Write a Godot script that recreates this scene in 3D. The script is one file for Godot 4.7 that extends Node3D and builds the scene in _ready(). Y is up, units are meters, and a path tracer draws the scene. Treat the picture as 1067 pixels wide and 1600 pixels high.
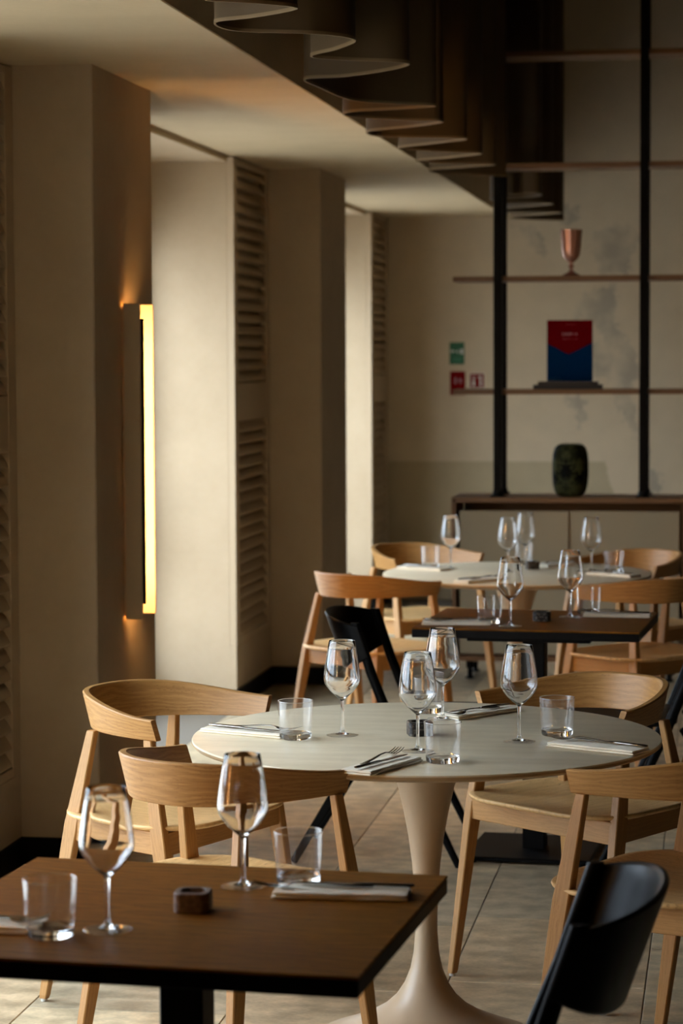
extends Node3D
# Restaurant dining room by tall shuttered windows. x right, y up, the camera looks towards -z; helper V() takes depth as a positive number.

# ---------------------------------------------------------------- mesh builder
class Shape:
	var v := PackedVector3Array()
	var uv := PackedVector2Array()
	var g := PackedInt32Array()
	var start := 0
	func tri(a: Vector3, b: Vector3, c: Vector3, ua: Vector2, ub: Vector2, uc: Vector2, grp: int) -> void:
		v.append(a); v.append(b); v.append(c)
		uv.append(ua); uv.append(ub); uv.append(uc)
		g.append(grp); g.append(grp); g.append(grp)
	func quad(a: Vector3, b: Vector3, c: Vector3, d: Vector3, ua: Vector2, ub: Vector2, uc: Vector2, ud: Vector2, grp: int) -> void:
		tri(a, b, c, ua, ub, uc, grp)
		tri(a, c, d, ua, uc, ud, grp)
	func begin() -> void:
		start = v.size()
	func close() -> void:      # turns the last closed piece so that its front faces point outwards (clockwise)
		var vol := 0.0
		var o := v[start]
		for i in range(start, v.size(), 3):
			vol += (v[i] - o).dot((v[i + 1] - o).cross(v[i + 2] - o))
		if vol > 0.0:
			for i in range(start, v.size(), 3):
				var t := v[i + 1]; v[i + 1] = v[i + 2]; v[i + 2] = t
				var u := uv[i + 1]; uv[i + 1] = uv[i + 2]; uv[i + 2] = u
	func mesh() -> ArrayMesh:
		var st := SurfaceTool.new()
		st.begin(Mesh.PRIMITIVE_TRIANGLES)
		for i in v.size():
			st.set_smooth_group(g[i] if g[i] >= 0 else 4294967295)
			st.set_uv(uv[i])
			st.add_vertex(v[i])
		st.generate_normals()
		st.index()
		return st.commit()
	# rings joined one after another; groups: -1 flat, 0 smooth all round, 1 smooth along but sharp between the strips
	func loft(rings: Array, how: int, caps: bool, closed_path := false) -> void:
		begin()
		var n: int = rings[0].size()
		var us := [0.0]
		for i in range(1, rings.size()):
			us.append(us[i - 1] + (rings[i][0] as Vector3).distance_to(rings[i - 1][0]))
		var vs := [0.0]
		var mid: int = rings.size() / 2
		for j in range(1, n + 1):
			vs.append(vs[j - 1] + (rings[mid][j % n] as Vector3).distance_to(rings[mid][j - 1]))
		var last: int = rings.size() if closed_path else rings.size() - 1
		for i in last:
			var a = rings[i]
			var b = rings[(i + 1) % rings.size()]
			var ub: float = us[i + 1] if i + 1 < us.size() else us[i] + 0.05
			for j in n:
				var k := (j + 1) % n
				quad(a[j], a[k], b[k], b[j], Vector2(us[i], vs[j]), Vector2(us[i], vs[j + 1]), Vector2(ub, vs[j + 1]), Vector2(ub, vs[j]), -1 if how < 0 else (1 if how == 0 else 10 + j))
		if caps and not closed_path:
			for e in 2:
				var r = rings[0] if e == 0 else rings[rings.size() - 1]
				var c := Vector3.ZERO
				for p in r: c += p
				c /= n
				for j in n:
					var p: Vector3 = r[j]; var q: Vector3 = r[(j + 1) % n]
					var ax := Vector2(0.0, 0.0)
					if e == 0: tri(c, q, p, ax, flat(q - c), flat(p - c), 5 + e)
					else: tri(c, p, q, ax, flat(p - c), flat(q - c), 5 + e)
		close()
	func flat(d: Vector3) -> Vector2:
		return Vector2(d.x + d.y * 0.5, d.z + d.y * 0.5)
	# a bar with chamfered edges from p to q; w along side, h along the third axis
	func bar(p: Vector3, q: Vector3, side: Vector3, w0: float, h0: float, w1: float, h1: float, bev := 0.002) -> void:
		var t := (q - p).normalized()
		var s := (side - t * side.dot(t)).normalized()
		var u := t.cross(s)
		var L := p.distance_to(q)
		var rings := []
		for k in 4:
			var f: float = [0.0, bev / L, 1.0 - bev / L, 1.0][k]
			var ins: float = bev if k in [0, 3] else 0.0
			var w := lerpf(w0, w1, f) / 2.0 - ins
			var h := lerpf(h0, h1, f) / 2.0 - ins
			var c := p.lerp(q, f)
			var r := []
			for xy in [[w, h - bev], [w - bev, h], [-w + bev, h], [-w, h - bev], [-w, -h + bev], [-w + bev, -h], [w - bev, -h], [w, -h + bev]]:
				r.append(c + s * xy[0] + u * xy[1])
			rings.append(r)
		loft(rings, -1, true)
	# box by centre and size, grain along the longest side
	func box(c: Vector3, size: Vector3, bev := 0.002, basis := Basis()) -> void:
		var ax := 0
		if size.y > size.x and size.y >= size.z: ax = 1
		elif size.z > size.x and size.z > size.y: ax = 2
		var t: Vector3 = basis * [Vector3.RIGHT, Vector3.UP, Vector3.BACK][ax]
		var s: Vector3 = basis * [Vector3.UP, Vector3.BACK, Vector3.RIGHT][ax]
		var L: float = size[ax]
		var w: float = size[[1, 2, 0][ax]]
		var h: float = size[[2, 0, 1][ax]]
		bev = minf(bev, minf(L, minf(w, h)) * 0.3)
		bar(c - t * L / 2.0, c + t * L / 2.0, s, w, h, w, h, bev)
	# turned shape: profile of (radius, height), creases split where the profile bends sharply
	func lathe(prof: Array, seg: int, at := Vector3.ZERO, crease := 0.6, flute := 0.0, flutes := 12) -> void:
		begin()
		var grp := 20
		var len := 0.0
		for i in prof.size() - 1:
			var a: Vector2 = prof[i]; var b: Vector2 = prof[i + 1]
			if i > 0 and absf((a - (prof[i - 1] as Vector2)).angle_to(b - a)) > crease:
				grp += 1
			var l2 := len + a.distance_to(b)
			for j in seg:
				var t0 := TAU * j / seg; var t1 := TAU * (j + 1) / seg
				var f0 := 1.0 + flute * cos(t0 * flutes); var f1 := 1.0 + flute * cos(t1 * flutes)
				var p0 := at + Vector3(cos(t0) * a.x * f0, a.y, sin(t0) * a.x * f0); var p1 := at + Vector3(cos(t1) * a.x * f1, a.y, sin(t1) * a.x * f1)
				var q0 := at + Vector3(cos(t0) * b.x * f0, b.y, sin(t0) * b.x * f0); var q1 := at + Vector3(cos(t1) * b.x * f1, b.y, sin(t1) * b.x * f1)
				var ra := 0.1 * j / seg * 6.0; var rb := 0.1 * (j + 1) / seg * 6.0
				if a.x > 1e-6: tri(p0, p1, q1 if b.x > 1e-6 else q0, Vector2(ra, len), Vector2(rb, len), Vector2(rb, l2), grp)
				if b.x > 1e-6: tri(p0, q1, q0, Vector2(ra, len), Vector2(rb, l2), Vector2(ra, l2), grp)
			len = l2
		close()

func V(x: float, h: float, z: float) -> Vector3:
	return Vector3(x, h, -z)

# ---------------------------------------------------------------- nodes
var used := {}
func numbered(n: String) -> String:
	used[n] = used.get(n, -1) + 1
	return n if used[n] == 0 else "%s_%03d" % [n, used[n]]

func meta(o: Node3D, label: String, category: String, group := "") -> void:
	if label: o.set_meta("label", label)
	if category: o.set_meta("category", category)
	if group: o.set_meta("group", group)

func thing(called: String, at: Vector3, turn: float, label: String, category: String, group := "") -> Node3D:
	var o := Node3D.new()
	o.name = numbered(called)
	o.position = at
	o.rotation.y = turn
	meta(o, label, category, group)
	add_child(o)
	return o

func put(called: String, s, m: Material, parent: Node3D = null, label := "") -> MeshInstance3D:
	var o := MeshInstance3D.new()
	o.mesh = s.mesh() if s is Shape else s
	o.material_override = m
	if parent:
		o.name = called
		parent.add_child(o, true)
	else:
		o.name = numbered(called)
		add_child(o)
	if label: o.set_meta("label", label)
	return o

func struct(called: String, s: Shape, m: Material, label: String, category := "wall", parent: Node3D = null) -> MeshInstance3D:
	var o := put(called, s, m, parent)
	if parent == null:
		o.set_meta("kind", "structure")
		meta(o, label, category)
	return o

func dup(o: Node3D, called: String, at: Vector3, turn: float, label: String, group := "") -> Node3D:
	var r: Node3D = o.duplicate()
	r.name = numbered(called)
	add_child(r)
	r.position = at
	r.rotation.y = turn
	r.set_meta("label", label)
	if group: r.set_meta("group", group)
	return r

# ---------------------------------------------------------------- materials
var rng := RandomNumberGenerator.new()

func mat(c: Color, rough: float, metal := 0.0) -> StandardMaterial3D:
	var m := StandardMaterial3D.new()
	m.albedo_color = c
	m.roughness = rough
	m.metallic = metal
	return m

func glass_mat() -> StandardMaterial3D:
	var m := mat(Color(1, 1, 1, 0.0), 0.0)
	m.transparency = BaseMaterial3D.TRANSPARENCY_ALPHA
	m.refraction_enabled = true
	m.refraction_scale = 0.05
	return m

func noise(seed_: int, freq: float, oct := 3) -> FastNoiseLite:
	var n := FastNoiseLite.new()
	n.seed = seed_
	n.frequency = freq
	n.noise_type = FastNoiseLite.TYPE_SIMPLEX_SMOOTH
	n.fractal_octaves = oct
	return n

# wood: grain runs along u; cathedral figure from slow warps, fine pores on top
func wood(a: Color, b: Color, pore: Color, seed_: int, rough: float, su := 1.4, sv := 4.0, contrast := 1.0) -> StandardMaterial3D:
	var W := 512
	var Hh := 256
	var im := Image.create(W, Hh, false, Image.FORMAT_RGB8)
	var n1 := noise(seed_, 0.012, 2)
	var n2 := noise(seed_ + 5, 0.05, 3)
	for y in Hh:
		for x in W:
			var fx := absf(float(x) / W * 2.0 - 1.0) * W * 0.5        # mirrored, so that the picture tiles
			var fy := absf(float(y) / Hh * 2.0 - 1.0) * Hh * 0.5
			var warp := n1.get_noise_2d(fx * 0.5, fy * 1.6) * 13.0
			var ring := sin((fy + warp) * 0.52)
			var fine := n2.get_noise_2d(fx * 0.35, fy * 14.0)
			var t := clampf(0.5 + (0.22 * ring + 0.55 * fine) * contrast, 0.0, 1.0)
			var c := a.lerp(b, t)
			var p := n2.get_noise_2d(fx * 0.8 + 300.0, fy * 30.0)
			if p > 0.42: c = c.lerp(pore, minf(1.0, (p - 0.42) * 2.2))
			im.set_pixel(x, y, c)
	var m := mat(Color.WHITE, rough)
	m.albedo_texture = ImageTexture.create_from_image(im)
	m.uv1_scale = Vector3(su, sv, 1)
	return m

func speckle(a: Color, b: Color, seed_: int, rough: float, scale: float, stretch := Vector2(1, 1), sharp := 1.0) -> StandardMaterial3D:
	var S := 256
	var im := Image.create(S, S, false, Image.FORMAT_RGB8)
	var n1 := noise(seed_, 0.02, 5)
	var n2 := noise(seed_ + 9, 0.15, 2)
	for y in S:
		for x in S:
			var fx := absf(float(x) / S * 2.0 - 1.0) * S * 0.5 * stretch.x
			var fy := absf(float(y) / S * 2.0 - 1.0) * S * 0.5 * stretch.y
			var t := 0.5 + n1.get_noise_2d(fx, fy) * 0.75 * sharp + n2.get_noise_2d(fx, fy) * 0.22 * sharp
			im.set_pixel(x, y, a.lerp(b, clampf(t, 0, 1)))
	var m := mat(Color.WHITE, rough)
	m.albedo_texture = ImageTexture.create_from_image(im)
	m.uv1_triplanar = true
	m.uv1_scale = Vector3(scale, scale, scale)
	return m

func plaster(c: Color, seed_: int, rough := 0.85) -> StandardMaterial3D:
	var m := speckle(c.darkened(0.03), c.lightened(0.03), seed_, rough, 0.6)
	m.uv1_world_triplanar = true
	return m

# ---------------------------------------------------------------- helpers for shapes
func rounded(w: float, d: float, r: float, seg := 6) -> Array:
	var out := []
	for k in 4:
		var c := Vector2([1, -1, -1, 1][k] * (w / 2 - r), [1, 1, -1, -1][k] * (d / 2 - r))
		for i in seg + 1:
			var t := PI / 2 * (k + float(i) / seg)
			out.append(c + Vector2(cos(t), sin(t)) * r)
	return out

func ring_of(pts: Array, y: float, s := 1.0, mid := Vector2.ZERO) -> Array:
	var r := []
	for p in pts: r.append(Vector3(mid.x + (p.x - mid.x) * s, y, mid.y + (p.y - mid.y) * s))
	return r

func inset_ring(pts: Array, y: float, d: float) -> Array:      # moved inwards by d, for convex outlines round the origin
	var r := []
	for p in pts:
		var q: Vector2 = p
		r.append(Vector3(q.x - signf(q.x) * minf(d, absf(q.x)), y, q.y - signf(q.y) * minf(d, absf(q.y))))
	return r

func smooth_path(pts: Array, per := 8) -> Array:
	var out := []
	for i in pts.size() - 1:
		var a: Vector2 = pts[maxi(i - 1, 0)]; var b: Vector2 = pts[i]; var c: Vector2 = pts[i + 1]; var d: Vector2 = pts[mini(i + 2, pts.size() - 1)]
		for k in per: out.append(b.cubic_interpolate(c, a, d, float(k) / per))
	out.append(pts[pts.size() - 1])
	return out

# an upright ribbon of thickness th along a path of (x, z) from y0 to y1
func ribbon(s: Shape, path: Array, y0: float, y1: float, th: float) -> void:
	var rings := []
	for i in path.size():
		var t: Vector2 = ((path[mini(i + 1, path.size() - 1)] as Vector2) - (path[maxi(i - 1, 0)] as Vector2)).normalized()
		var n := Vector2(-t.y, t.x) * th / 2.0
		var p: Vector2 = path[i]
		rings.append([Vector3(p.x + n.x, y0, p.y + n.y), Vector3(p.x + n.x, y1, p.y + n.y), Vector3(p.x - n.x, y1, p.y - n.y), Vector3(p.x - n.x, y0, p.y - n.y)])
	s.loft(rings, 1, true)

# ---------------------------------------------------------------- furniture
var M := {}

# armchair: a bent band of wood on four tapered legs, a thin seat on a frame. Faces local +z.
func band_path(n := 40) -> Array:
	var out := []
	# superellipse back with straight arms
	for i in n + 1:
		var t := -1.0 + 2.0 * i / n                    # -1 right arm end .. 1 left arm end
		var a := t * PI * 0.5 * 1.0
		var x := 0.262 * signf(sin(a)) * pow(absf(sin(a)), 0.85)
		var z := 0.14 - 0.36 * pow(maxf(cos(a), 0.0), 1.2)
		out.append(Vector2(x, z))
	return out

func armchair(at: Vector3, f: Vector2, label: String, group: String) -> Node3D:
	var o := thing("armchair", at, atan2(f.x, -f.y), label, "chair", group)
	# band
	var s := Shape.new()
	var path := band_path()
	var rings := []
	var n := path.size()
	for i in n:
		var p: Vector2 = path[i]
		var t: Vector2 = ((path[mini(i + 1, n - 1)] as Vector2) - (path[maxi(i - 1, 0)] as Vector2)).normalized()
		var out := Vector2(t.y, -t.x)
		if out.dot(p - Vector2(0, 0.0)) < 0: out = -out
		var w := clampf((0.14 - p.y) / 0.36, 0.0, 1.0)      # 0 at the arm ends, 1 at the back
		var e := smoothstep(0.0, 1.0, w)
		var top := lerpf(0.748, 0.785, e)
		var bot := lerpf(0.694, 0.690, e)
		var lean := 0.020
		var th := 0.0095
		var r := []
		for q in [[-th, bot + 0.002, 0.0], [-th, top - 0.003, lean], [-th + 0.003, top, lean], [th - 0.003, top, lean], [th, top - 0.003, lean], [th, bot + 0.002, 0.0], [th - 0.002, bot, 0.0], [-th + 0.002, bot, 0.0]]:
			var pp: Vector2 = p + out * (q[0] + q[2] - 0.029)
			r.append(Vector3(pp.x, q[1], pp.y))
		rings.append(r)
	s.loft(rings, 1, true)
	put("backrest", s, M.oak_band, o)
	# legs: widest at the seat
	for sx in [-1.0, 1.0]:
		for fr in [true, false]:
			s = Shape.new()
			var top := Vector3(sx * 0.236, 0.694, 0.115) if fr else Vector3(sx * 0.172, 0.692, -0.112)
			var mid := Vector3(sx * 0.250, 0.46, 0.155) if fr else Vector3(sx * 0.202, 0.46, -0.152)
			var foot := Vector3(sx * 0.262, 0.008, 0.225) if fr else Vector3(sx * 0.242, 0.008, -0.222)
			leg_shape(s, top, mid, foot)
			var lg := put("leg", s, M.oak_leg, o)
			s = Shape.new()
			s.lathe([Vector2(0, 0.009), Vector2(0.008, 0.009), Vector2(0.009, 0.001), Vector2(0.008, 0), Vector2(0, 0)], 12, Vector3(foot.x, 0, foot.z))
			put("glide", s, M.white_plastic, lg)
	# seat
	s = Shape.new()
	var ol := []
	for p in rounded(0.53, 0.45, 0.15, 8):
		var q: Vector2 = p
		q.x *= 1.0 + 0.10 * (q.y / 0.225) * 0.5
		ol.append(q + Vector2(0, 0.015))
	var mid := Vector2(0, 0.0)
	s.loft([ring_of(ol, 0.474, 0.02, mid), ring_of(ol, 0.474, 0.95, mid), ring_of(ol, 0.478, 0.985, mid), ring_of(ol, 0.484, 1.0, mid), ring_of(ol, 0.488, 0.99, mid), ring_of(ol, 0.487, 0.94, mid), ring_of(ol, 0.483, 0.8, mid), ring_of(ol, 0.477, 0.6, mid), ring_of(ol, 0.4745, 0.3, mid), ring_of(ol, 0.4742, 0.02, mid)], 0, true)
	# planar grain
	for i in s.uv.size(): s.uv[i] = Vector2(s.v[i].z, s.v[i].x * 0.6)
	put("seat", s, M.oak_seat, o)
	# frame under the seat
	s = Shape.new()
	s.bar(Vector3(-0.245, 0.443, 0.165), Vector3(0.245, 0.443, 0.165), Vector3.UP, 0.058, 0.02, 0.058, 0.02)
	s.bar(Vector3(-0.205, 0.443, -0.150), Vector3(0.205, 0.443, -0.150), Vector3.UP, 0.058, 0.02, 0.058, 0.02)
	for sx in [-1.0, 1.0]:
		s.bar(Vector3(sx * 0.202, 0.443, -0.14), Vector3(sx * 0.242, 0.443, 0.15), Vector3.UP, 0.058, 0.02, 0.058, 0.02)
	put("seat_frame", s, M.oak_leg, o)
	return o

func leg_shape(s: Shape, top: Vector3, mid: Vector3, foot: Vector3) -> void:
	var rings := []
	for k in 6:
		var f: float = [0.0, 0.02, 0.5, 0.56, 0.99, 1.0][k]
		var c: Vector3 = top.lerp(mid, f / 0.5) if f <= 0.5 else mid.lerp(foot, (f - 0.5) / 0.5)
		var wx: float = [0.020, 0.021, 0.026, 0.026, 0.02, 0.017][k] / 2.0
		var wz: float = [0.024, 0.026, 0.042, 0.041, 0.024, 0.021][k] / 2.0
		var b := 0.0025
		var r := []
		for xy in [[wx, wz - b], [wx - b, wz], [-wx + b, wz], [-wx, wz - b], [-wx, -wz + b], [-wx + b, -wz], [wx - b, -wz], [wx, -wz + b]]:
			r.append(c + Vector3(xy[0], 0, xy[1]))
		rings.append(r)
	s.loft(rings, -1, true)

# black chair: U-shaped back shell on two slanted posts that run down to the front feet; rear legs cross under the seat. Faces local +z.
func black_chair(at: Vector3, f: Vector2, label: String) -> Node3D:
	var o := thing("shell_back_chair", at, atan2(f.x, -f.y), label, "chair", "black chairs at the square tables")
	var s := Shape.new()
	var rings := []
	var n := 32
	for i in n + 1:
		var a := PI * i / n
		var c := Vector2(0.232 * cos(a), -0.172 - 0.118 * pow(sin(a), 0.85))
		var out := Vector2(cos(a), -sin(a) * 1.2).normalized()
		var e := pow(sin(a), 0.9)
		var top := lerpf(0.776, 0.808, e)
		var bot := lerpf(0.672, 0.618, e)
		var r := []
		for q in [[-0.007, 0.0], [-0.007, 0.97], [-0.003, 1.0], [0.003, 1.0], [0.007, 0.97], [0.007, 0.03], [0.003, 0.0]]:
			var y := lerpf(bot, top, q[1])
			var p: Vector2 = c + out * q[0]
			r.append(Vector3(p.x, y, p.y + 0.36 * (0.78 - y)))
		rings.append(r)
	s.loft(rings, 1, true)
	put("backrest", s, M.black_shell, o)
	for sx in [-1.0, 1.0]:
		s = Shape.new()
		rings = []
		for k in [[0.785, -0.178, 0.024], [0.62, -0.124, 0.028], [0.47, -0.064, 0.03], [0.44, -0.052, 0.03], [0.2, 0.06, 0.027], [0.006, 0.155, 0.02]]:
			var r := []
			for j in 10:
				var a := TAU * j / 10
				r.append(Vector3(sx * 0.226 + cos(a) * k[2] * 0.42, k[0], k[1] + sin(a) * k[2] * 0.62))
			rings.append(r)
		s.loft(rings, 0, true)
		put("front_leg", s, M.black_wood, o)
		s = Shape.new()
		s.bar(Vector3(sx * 0.205, 0.462, -0.11), Vector3(sx * 0.205, 0.006, -0.385), Vector3.RIGHT, 0.018, 0.034, 0.016, 0.024, 0.004)
		put("rear_leg", s, M.black_wood, o)
	s = Shape.new()
	var ol := []
	for p in rounded(0.43, 0.40, 0.07, 6): ol.append(p + Vector2(0, 0.11))
	s.loft([ring_of(ol, 0.462, 0.02, Vector2(0, 0.11)), ring_of(ol, 0.462, 0.97, Vector2(0, 0.11)), ring_of(ol, 0.468, 1.0, Vector2(0, 0.11)), ring_of(ol, 0.476, 0.985, Vector2(0, 0.11)), ring_of(ol, 0.474, 0.7, Vector2(0, 0.11)), ring_of(ol, 0.472, 0.02, Vector2(0, 0.11))], 0, true)
	put("seat", s, M.black_shell, o)
	s = Shape.new()
	s.bar(Vector3(-0.215, 0.44, 0.0), Vector3(0.215, 0.44, 0.0), Vector3.UP, 0.03, 0.02, 0.03, 0.02)
	s.bar(Vector3(-0.2, 0.3, -0.205), Vector3(0.2, 0.3, -0.205), Vector3.UP, 0.02, 0.016, 0.02, 0.016)
	put("cross_rail", s, M.black_wood, o)
	return o

func round_table(x: float, z: float, label: String) -> Node3D:
	var o := thing("round_table", V(x, 0, z), 0.0, label, "table", "round pedestal tables")
	var s := Shape.new()
	s.lathe([Vector2(0, 0.728), Vector2(0.54, 0.728), Vector2(0.5495, 0.733), Vector2(0.55, 0.736), Vector2(0.549, 0.739), Vector2(0.546, 0.74), Vector2(0, 0.74)], 128, Vector3.ZERO, 0.5)
	put("tabletop", s, M.stone_top, o)
	s = Shape.new()
	s.lathe([Vector2(0, 0.7275), Vector2(0.535, 0.7275), Vector2(0.5475, 0.7325), Vector2(0.551, 0.7355), Vector2(0.5507, 0.730), Vector2(0.546, 0.7265), Vector2(0.50, 0.716), Vector2(0, 0.716)], 128, Vector3.ZERO, 0.5)
	put("edge_band", s, M.table_edge, o)
	s = Shape.new()
	s.lathe([Vector2(0, 0.0), Vector2(0.278, 0.0), Vector2(0.282, 0.006), Vector2(0.272, 0.014), Vector2(0.235, 0.028), Vector2(0.19, 0.047), Vector2(0.14, 0.070), Vector2(0.10, 0.094), Vector2(0.072, 0.12), Vector2(0.052, 0.15), Vector2(0.038, 0.185), Vector2(0.030, 0.225), Vector2(0.0265, 0.27), Vector2(0.0265, 0.32), Vector2(0.029, 0.38), Vector2(0.034, 0.44), Vector2(0.042, 0.5), Vector2(0.053, 0.56), Vector2(0.067, 0.62), Vector2(0.086, 0.67), Vector2(0.108, 0.70), Vector2(0.125, 0.716), Vector2(0, 0.716)], 64)
	put("pedestal", s, M.lacquer, o)
	return o

func square_table(x: float, z: float, turn: float, w: float, d: float, h: float, base: Vector2, label: String) -> Node3D:
	var o := thing("square_table", V(x, 0, z), turn, label, "table", "square dark wood tables")
	var s := Shape.new()
	s.box(Vector3(0, h - 0.0025, 0), Vector3(w, 0.005, d), 0.001)
	for i in s.uv.size(): s.uv[i] = Vector2(s.v[i].x, s.v[i].z * 0.8)
	put("tabletop", s, M.dark_wood, o)
	s = Shape.new()
	s.box(Vector3(0, h - 0.0185, 0), Vector3(w - 0.001, 0.027, d - 0.001), 0.002)
	put("edge_panel", s, M.black_edge, o)
	s = Shape.new()
	s.box(Vector3(base.x, h - 0.037, base.y), Vector3(0.4, 0.01, 0.30), 0.002)
	put("mounting_plate", s, M.black_metal, o)
	s = Shape.new()
	s.box(Vector3(base.x, h / 2.0 - 0.01, base.y), Vector3(0.072, h - 0.06, 0.072), 0.003)
	put("column", s, M.black_metal, o)
	s = Shape.new()
	s.box(Vector3(base.x, 0.016, base.y), Vector3(0.41, 0.014, 0.41), 0.003)
	for k in 4:
		s.lathe([Vector2(0, 0.0), Vector2(0.016, 0.0), Vector2(0.016, 0.009), Vector2(0, 0.009)], 12, Vector3(base.x + [-0.18, 0.18, 0.18, -0.18][k], 0, base.y + [-0.18, -0.18, 0.18, 0.18][k]))
	put("base_plate", s, M.black_metal, o)
	return o

func wine_glass_proto() -> Node3D:
	var o := Node3D.new()
	var outer := [Vector2(0.0045, 0.083), Vector2(0.0075, 0.0865), Vector2(0.0155, 0.093), Vector2(0.0265, 0.1035), Vector2(0.0365, 0.116), Vector2(0.0415, 0.125), Vector2(0.0432, 0.133), Vector2(0.0428, 0.143), Vector2(0.0408, 0.160), Vector2(0.0375, 0.182), Vector2(0.0338, 0.204), Vector2(0.0306, 0.2235)]
	var prof := [Vector2(0, 0.082)]
	prof.append_array(outer)
	prof.append(Vector2(0.0302, 0.2243))
	prof.append(Vector2(0.0297, 0.2235))
	for i in range(outer.size() - 2, 1, -1):
		var p: Vector2 = outer[i]
		prof.append(p + Vector2(-0.0011, 0.0005) if p.y > 0.12 else p + Vector2(-0.0012, 0.0016))
	prof.append(Vector2(0.005, 0.0895))
	prof.append(Vector2(0, 0.0887))
	var s := Shape.new()
	s.lathe(prof, 56, Vector3.ZERO, 1.2)
	put("bowl", s, M.glass, o)
	s = Shape.new()
	s.lathe([Vector2(0, 0.0032), Vector2(0.0165, 0.0036), Vector2(0.0095, 0.0058), Vector2(0.0062, 0.0085), Vector2(0.0045, 0.0135), Vector2(0.0037, 0.02), Vector2(0.0036, 0.055), Vector2(0.0039, 0.075), Vector2(0.0045, 0.0819), Vector2(0, 0.0819)], 24)
	put("stem", s, M.glass, o)
	s = Shape.new()
	s.lathe([Vector2(0, 0.0004), Vector2(0.03, 0.0), Vector2(0.0375, 0.0002), Vector2(0.0382, 0.0009), Vector2(0.0375, 0.0016), Vector2(0.025, 0.0026), Vector2(0.017, 0.0031), Vector2(0, 0.0031)], 48, Vector3.ZERO, 1.2)
	put("foot", s, M.thin_glass, o)
	return o

func tumbler_proto() -> Node3D:
	var o := Node3D.new()
	var s := Shape.new()
	s.lathe([Vector2(0.0375, 0.0147), Vector2(0.0385, 0.03), Vector2(0.0403, 0.06), Vector2(0.0415, 0.0883), Vector2(0.0402, 0.0883), Vector2(0.0389, 0.06), Vector2(0.037, 0.03), Vector2(0.0361, 0.0147)], 56, Vector3.ZERO, 1.2)
	put("wall", s, M.thin_glass, o)
	s = Shape.new()
	s.lathe([Vector2(0.0401, 0.0884), Vector2(0.0416, 0.0884), Vector2(0.0417, 0.0892), Vector2(0.0412, 0.0899), Vector2(0.0404, 0.0898), Vector2(0.0400, 0.0891), Vector2(0.0401, 0.0884)], 56, Vector3.ZERO, 3.0)
	put("rim", s, M.glass, o)
	s = Shape.new()
	s.lathe([Vector2(0, 0.0005), Vector2(0.032, 0.0), Vector2(0.0352, 0.0015), Vector2(0.0368, 0.006), Vector2(0.0374, 0.0140), Vector2(0.0360, 0.0146), Vector2(0.032, 0.0125), Vector2(0, 0.0115)], 56, Vector3.ZERO, 1.2)
	put("base", s, M.glass, o)
	return o

func place_copy(proto: Node3D, called: String, at: Vector3, label: String, category: String, group: String) -> void:
	var r: Node3D = proto.duplicate()
	r.name = numbered(called)
	add_child(r)
	r.position = at
	r.rotation.y = rng.randf() * TAU
	meta(r, label, category, group)

# folded napkin, long side along local z
func napkin(at: Vector3, turn: float, label: String, w := 0.078, l := 0.225, seed_ := 1) -> void:
	var o := thing("napkin", at, turn, label, "napkin", "folded cream napkins under the cutlery")
	var nz := noise(seed_ * 7 + 3, 6.0, 2)
	for k in 2:
		var s := Shape.new()
		var th := 0.0052
		var y0 := k * th
		var ww := w - 0.003 * k
		var rings := []
		for i in 25:
			var f := i / 24.0
			var z := (f - 0.5) * (l - 0.004 * k)
			var dx := nz.get_noise_2d(z, k * 3.0) * 0.004
			var wob := absf(nz.get_noise_2d(z * 2.0, 9.0)) * 0.002 * k
			var r := []
			var h := ww / 2.0
			for q in [[-h, 0.45], [-h + 0.002, 0.95], [-h + 0.007, 1.0], [0.0, 0.98], [h - 0.007, 1.0], [h - 0.002, 0.95], [h, 0.45], [h - 0.002, 0.05], [h - 0.006, 0.0], [-h + 0.006, 0.0], [-h + 0.002, 0.05]]:
				var e := 1.0 if f > 0.02 and f < 0.98 else 0.55
				r.append(Vector3(q[0] + dx, y0 + th * (0.5 + (q[1] - 0.5) * e) + wob * q[1], z))
			rings.append(r)
		s.loft(rings, 1, true)
		put("fold", s, M.linen, o)

func flat_loft(s: Shape, rows: Array) -> void:     # rows of [z, half width, y, half thickness], x offset optional
	var rings := []
	for q in rows:
		var x: float = q[4] if q.size() > 4 else 0.0
		var w: float = q[1]; var t: float = q[3]
		var r := []
		for j in 10:
			var a := TAU * j / 10
			r.append(Vector3(x + cos(a) * w, q[2] + sin(a) * t, q[0]))
		rings.append(r)
	s.loft(rings, 0, true)

# fork and knife: handle end at local -z, head at +z; lies on y = 0
func fork_proto() -> Node3D:
	var o := Node3D.new()
	var s := Shape.new()
	flat_loft(s, [[-0.098, 0.002, 0.002, 0.0008], [-0.096, 0.0055, 0.002, 0.0013], [-0.08, 0.0062, 0.002, 0.0015], [-0.04, 0.0045, 0.0045, 0.0015], [0.0, 0.003, 0.0085, 0.0016], [0.025, 0.0028, 0.009, 0.0016], [0.04, 0.005, 0.007, 0.0013]])
	put("handle", s, M.steel, o)
	s = Shape.new()
	flat_loft(s, [[0.038, 0.005, 0.0072, 0.0012], [0.046, 0.0105, 0.0045, 0.0010], [0.054, 0.0122, 0.003, 0.0009], [0.060, 0.0125, 0.0026, 0.0009]])
	put("head", s, M.steel, o)
	for k in 4:
		s = Shape.new()
		var x := -0.0105 + 0.007 * k
		flat_loft(s, [[0.058, 0.0017, 0.0026, 0.0009, x], [0.075, 0.0015, 0.0034, 0.0009, x], [0.092, 0.0013, 0.0068, 0.0008, x], [0.103, 0.0006, 0.0105, 0.0004, x]])
		put("tine", s, M.steel, o)
	return o

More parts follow.
